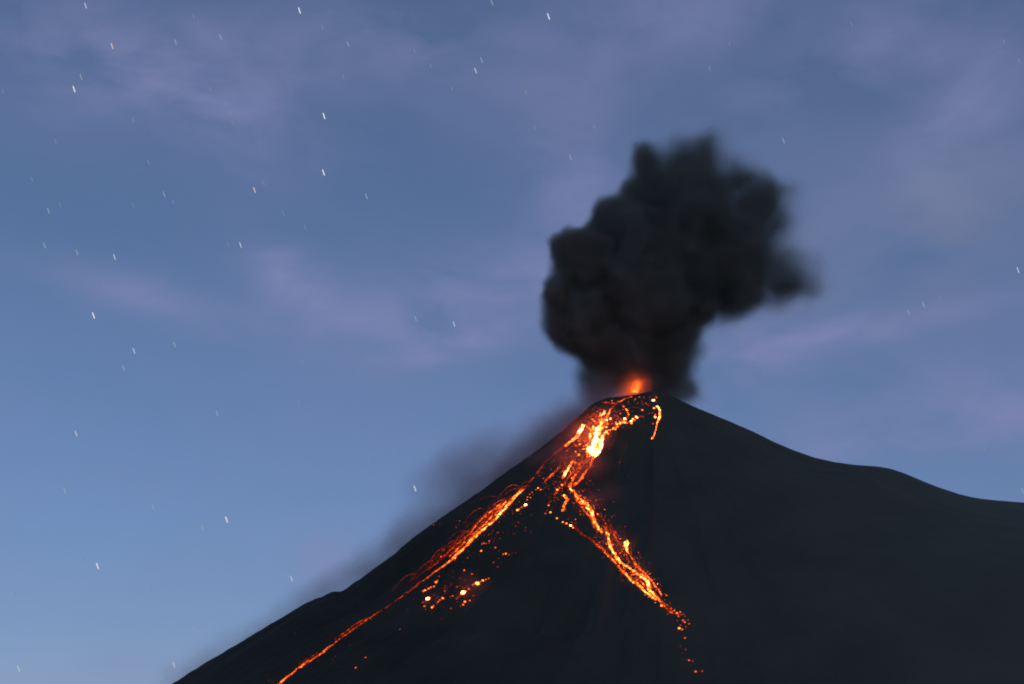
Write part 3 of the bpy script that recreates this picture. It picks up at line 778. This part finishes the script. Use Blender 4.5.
gb = [(*at(636.5, 387, 4032), 22 * PX, 1.0), (*at(631, 391, 4030), 20 * PX, 0.9), (*at(625, 395, 4026), 16 * PX, 0.76), (*at(618, 401, 4020), 13 * PX, 0.66), (*at(608, 401, 4018), 9 * PX, 0.6)]
glow, gm = soft_volume('crater_glow', gb, 1.1, build_glow)
gw = glow.location.copy(); glow.parent = ft; glow.location = gw - ft.location
gm.cycles.volume_step_rate = 0.5

# ------------------------------------------------------------------ ash plume
pl_balls = [  # px, py, radius px, depth offset, weight
    (672, 386, 42, 140, 1.0), (642, 380, 40, 150, .8), (598, 390, 46, 150, .52), (628, 350, 60, 140, 1.0), (674, 350, 42, 140, 1.0),
    (586, 324, 50, 90, .9), (574, 296, 42, 60, .95), (586, 262, 44, 70, .9), (640, 296, 76, 130, 1.2), (684, 312, 42, 140, .9),
    (634, 236, 62, 100, 1.1), (662, 196, 58, 110, 1.0), (652, 166, 34, 90, .8), (704, 156, 54, 130, .78), (736, 182, 52, 130, .8), (706, 206, 62, 140, 1.0),
    (744, 244, 64, 120, 1.1), (776, 252, 54, 140, .75), (778, 214, 52, 120, .6), (790, 280, 56, 120, .8), (752, 292, 44, 110, .8), (716, 268, 52, 130, 1.15), (694, 264, 52, 100, 1.1), (736, 296, 40, 130, .9), (566, 318, 34, 70, .7), (690, 228, 78, 150, 1.35), (732, 256, 74, 150, 1.25), (690, 186, 58, 140, 1.15), (758, 206, 54, 130, 1.0), (780, 226, 42, 130, .8), (716, 142, 34, 130, .55), (668, 262, 70, 140, 1.3), (698, 302, 40, 130, .9), (604, 232, 30, 80, .8)]
PB = [(*at(x, y, 4000 + dz), r_ * PX, w_) for (x, y, r_, dz, w_) in pl_balls]

PLUME_C = np.mean([b_[:3] for b_ in PB], 0); VENT_Z = vent[2]


def build_plume(tr, co, balls):
    c1_ = noise_vec(tr, co, 0.0060, 1, 135)
    c1_ = noise_vec(tr, c1_, 0.019, 1, 46, 0.45)
    u_ = union(tr, c1_, balls)
    sp_ = nd(tr, 'ShaderNodeSeparateXYZ'); tr.links.new(co, sp_.inputs[0])
    # torn and soft to leeward (right and up), firm and billowed to windward
    lee = math_(tr, 'MULTIPLY_ADD', math_(tr, 'ADD', sp_.outputs[0], math_(tr, 'MULTIPLY', sp_.outputs[2], 0.35)), 0.0016, 0.42, clamp=True)
    wide = math_(tr, 'MULTIPLY_ADD', lee, 0.80, 0.48)
    dens = smooth_in(tr, u_, 0.03, wide)
    dens = math_(tr, 'MULTIPLY', math_(tr, 'MULTIPLY', dens, dens), 0.095)
    # thinner where it leaves the vent, thickening as it rises
    zb = VENT_Z - PLUME_C[2]
    rise = nd(tr, 'ShaderNodeMapRange', interpolation_type='SMOOTHSTEP'); tr.links.new(sp_.outputs[2], rise.inputs[0])
    for q_, v_ in ((1, zb - 30), (2, zb + 190), (3, 0.24), (4, 1.0)):
        rise.inputs[q_].default_value = v_
    dens = math_(tr, 'MULTIPLY', dens, rise.outputs[0])
    return principled_volume(tr, dens, (0.37, 0.36, 0.30))


plume, pm = soft_volume('ash_plume', PB, 1.3, build_plume)
pm.cycles.volume_step_rate = 0.22
tag(plume, 'towering black ash plume rising from the crater and bending to the right', 'ash plume')

# thin ash drifting down the left flank: puffs drawn out along the slope
SLOPE = math.radians(34)
ds = [(572, 420, 36, .85), (540, 444, 34, .85), (504, 472, 34, .85), (460, 466, 36, .5), (466, 452, 26, .34), (470, 478, 36, .6), (462, 504, 36, .8), (418, 534, 34, .65), (370, 566, 34, .6), (318, 598, 32, .52), (262, 636, 30, .5), (200, 672, 30, .48)]
DB = [(*at(x, y + 3, 4045), r_ * PX * 1.03, w_) for (x, y, r_, w_) in ds]


def build_drift(tr, co, balls):
    c1_ = noise_vec(tr, co, 0.007, 3, 110)
    # turn the slope level, squeeze it lengthways
    def lay(x, y, z):
        u = x * math.cos(SLOPE) + z * math.sin(SLOPE); v = -x * math.sin(SLOPE) + z * math.cos(SLOPE)
        return (u * 0.42, y, v)
    def dot(vec):
        n = nd(tr, 'ShaderNodeVectorMath', operation='DOT_PRODUCT'); tr.links.new(c1_, n.inputs[0]); n.inputs[1].default_value = vec
        return n.outputs['Value']
    cb = nd(tr, 'ShaderNodeCombineXYZ')
    tr.links.new(dot((math.cos(SLOPE) * 0.42, 0, math.sin(SLOPE) * 0.42)), cb.inputs[0])
    tr.links.new(dot((0, 1, 0)), cb.inputs[1])
    tr.links.new(dot((-math.sin(SLOPE), 0, math.cos(SLOPE))), cb.inputs[2])
    u_ = union(tr, cb.outputs[0], [(*lay(x, y, z), r_, w_) for (x, y, z, r_, w_) in balls])
    dens = math_(tr, 'MULTIPLY', math_(tr, 'POWER', math_(tr, 'MAXIMUM', u_, 0.0), 1.8), 0.046)
    return principled_volume(tr, dens, (0.82, 0.53, 0.50))


drift, dm = soft_volume('ash_drift', DB, 2.0, build_drift)
dm.cycles.volume_step_rate = 0.35
tag(drift, kind='stuff')

# thin dust and fume hanging over the hot slope, lit by the lava, its red glow deepened in the colour
def surf_ball(px, py, rpx, w_):
    return (*hit(px, py, 4.0), rpx * PX, w_)


FB = [surf_ball(594, 443, 26, 1.0), surf_ball(578, 440, 24, .9), surf_ball(606, 424, 22, .8), surf_ball(570, 466, 24, .8), surf_ball(590, 474, 26, .9),
      surf_ball(592, 508, 22, .7), surf_ball(612, 500, 20, .5), surf_ball(560, 460, 24, .8), surf_ball(540, 464, 22, .7), surf_ball(616, 546, 20, .6), surf_ball(642, 580, 18, .6), surf_ball(500, 512, 16, .5), surf_ball(470, 588, 17, .7), surf_ball(434, 602, 12, .5)]


def build_fume(tr, co, balls):
    c1_ = noise_vec(tr, co, 0.015, 3, 45)
    u_ = union(tr, c1_, balls)
    dens = math_(tr, 'MULTIPLY', math_(tr, 'POWER', math_(tr, 'MAXIMUM', u_, 0.0), 1.5), 0.016)
    return principled_volume(tr, dens, (0.80, 0.36, 0.33), aniso=0.2)  # reddish scatter colour carries part of the lava glow


fume, fm = soft_volume('lava_fume', FB, 1.05, build_fume)
fm.cycles.volume_step_rate = 0.6
tag(fume, kind='stuff')

# ------------------------------------------------------------------ stars
STAR_D = 150000.0


def star_material(name, colr, s_):
    m, tr, out_ = material(name)
    e = nd(tr, 'ShaderNodeEmission'); e.inputs[0].default_value = (*colr, 1); e.inputs[1].default_value = s_
    tr.links.new(e.outputs[0], out_.inputs[0])
    m.cycles.emission_sampling = 'NONE'
    return m


SM = {'B': star_material('bright_star', (0.95, 0.95, 1.0), 0.85), 'b': star_material('clear_star', (0.85, 0.9, 1.0), 0.62),
      'm': star_material('dim_star', (0.7, 0.82, 1.0), 0.42), 'f': star_material('faint_star', (0.6, 0.75, 1.0), 0.33), 'r': star_material('reddish_star', (1.0, 0.72, 0.6), 0.7)}
SZ = {'B': (6.6, 1.0), 'b': (6.0, 0.88), 'm': (5.8, 0.85), 'f': (5.0, 0.72), 'r': (6.0, 0.95)}
star_me = {}
for k_, m_ in SM.items():
    ln_, wd_ = SZ[k_]; ln_ *= K * STAR_D; wd_ *= K * STAR_D
    vs_ = []; fs_ = []
    prof = [(-0.5, 0.05), (-0.46, 0.6), (-0.38, 1.0), (0.38, 1.0), (0.46, 0.6), (0.5, 0.05)]
    for (t__, r_) in prof:
        for q in range(6):
            vs_.append((math.cos(q * math.tau / 6) * r_ * wd_ / 2, math.sin(q * math.tau / 6) * r_ * wd_ / 2, t__ * ln_))
    for i in range(5):
        for q in range(6):
            fs_.append((i * 6 + q, i * 6 + (q + 1) % 6, i * 6 + 6 + (q + 1) % 6, i * 6 + 6 + q))
    fs_ += [tuple(range(6))[::-1], tuple(range(30, 36))]
    mm = bpy.data.meshes.new('star'); mm.from_pydata(vs_, [], fs_); mm.materials.append(m_); star_me[k_] = mm
tilt = Matrix.Rotation(PITCH, 4, 'X') @ Matrix.Rotation(math.radians(-19), 4, 'Y')


def star(px, py, k_, label, group):
    o_ = bpy.data.objects.new('star', star_me[k_]); C.objects.link(o_)
    d = ray(px, py); d = d / np.linalg.norm(d) * STAR_D
    o_.matrix_world = Matrix.Translation(d) @ tilt
    tag(o_, label, 'star', group)


named = [
    (299.5, 10.5, 'B', 'bright white star streak close to the top edge, left of the middle of the photo'),
    (548.5, 16.5, 'B', 'bright white star streak close to the top edge, just right of the middle'),
    (112, 46, 'r', 'warm-tinted star streak in the upper left corner of the sky'),
    (74, 89, 'B', 'bright star streak left of and below the warm-tinted one in the upper left'),
    (324, 116, 'B', 'bright star streak, upper of two aligned ones in the upper left sky'),
    (323.5, 172.5, 'B', 'bright star streak, lower of two aligned ones in the upper left sky'),
    (475.5, 70.5, 'b', 'clear star streak with a dimmer one right above it, near the upper middle'),
    (481.5, 60, 'm', 'dim star streak right above a clearer one, near the upper middle'),
    (492, 2.5, 'm', 'dim star streak cut by the top edge near the middle of the photo'),
    (85.5, 5.5, 'b', 'clear star streak touching the top edge in the left corner'),
    (114.5, 257, 'b', 'clear star streak at mid height above the brightest star on the left'),
    (93.5, 315.5, 'B', 'brightest star streak on the left side, at mid height of the photo'),
    (240.5, 245, 'b', 'clear star streak with a faint twin just to its left, at mid height'),
    (254.5, 190, 'r', 'reddish star streak alone in the blue sky left of the ash plume'),
    (454, 324, 'b', 'clear star streak nearest to the left side of the ash plume'),
    (134, 351, 'b', 'clear star streak below right of the brightest star on the left'),
    (76, 433.5, 'b', 'clear star streak near the left edge, a third up from the bottom'),
    (415, 488.5, 'B', 'bright star streak just above the left flank of the volcano'),
    (226.5, 519.5, 'B', 'bright star streak in the lower left sky with a dimmer one to its lower left'),
    (202.5, 527.5, 'm', 'dim star streak to the lower left of a bright one in the lower left sky'),
    (97.5, 566, 'B', 'bright star streak in the lower left corner area of the sky'),
    (291.5, 578.5, 'b', 'clear star streak just above the small knob on the left flank'),
    (174, 665, 'b', 'clear star streak at the foot of the left flank near the bottom edge'),
    (18.5, 668.5, 'b', 'clear star streak in the bottom left corner'),
    (1018, 270, 'b', 'clear star streak at the right edge of the photo'),
    (1022.5, 491, 'm', 'dim star streak at the right edge just above the ridge'),
    (783.5, 140.5, 'm', 'dim star streak above right of the ash plume'),
    (570.5, 157.5, 'm', 'dim star streak left of the top of the ash plume'),
    (923.5, 304.5, 'm', 'dim star streak, upper of a pair over the right ridge'),
    (908.5, 312.5, 'm', 'dim star streak, lower of a pair over the right ridge'),
]
for px, py, k_, lb in named:
    star(px, py, k_, lb, 'stars in the night sky')
mids = [(48.5, 211), (44.5, 245.5), (77, 252.5), (366.5, 196.5), (415.5, 318.5), (174.5, 344.5), (217, 413.5), (64.5, 490.5), (153, 507), (194, 629), (164, 194), (123.5, 368), (81, 77), (175.5, 42), (220.5, 37), (348, 44)]
fts = [(193.5, 16.5), (414.5, 50.5), (430.5, 65.5), (452, 89), (343.5, 77), (322.5, 27.5), (133, 120), (230.5, 112.5), (232.5, 122.5), (55.5, 141.5), (148.5, 162), (32, 179.5),
       (263.5, 183), (173, 202), (283.5, 213.5), (305, 227.5), (228, 244.5), (103, 281.5), (154.5, 299), (3, 91.5), (709.5, 68.5), (851.5, 24), (526, 92.5), (534.5, 127.5), (594.5, 127), (729.5, 44), (939.5, 297.5), (526, 269), (1019.5, 60.5), (1004, 42),
       (302, 362), (298.5, 402), (154.5, 493.5), (120, 470.5), (79.5, 464.5), (219.5, 477), (280, 498), (84.5, 560), (318, 535.5), (151.5, 590.5), (15.5, 593.5), (368.5, 459), (411.5, 415.5), (393.5, 453), (366, 519.5), (242.5, 537), (984.5, 449), (210, 89), (60, 205), (133, 205)]
for px, py in mids:
    star(px, py, 'm', 'dim short star streak standing alone in the left half of the sky', 'dim stars')
for px, py in fts:
    star(px, py, 'f', 'very faint short star streak barely showing in the blue night sky', 'faint stars')
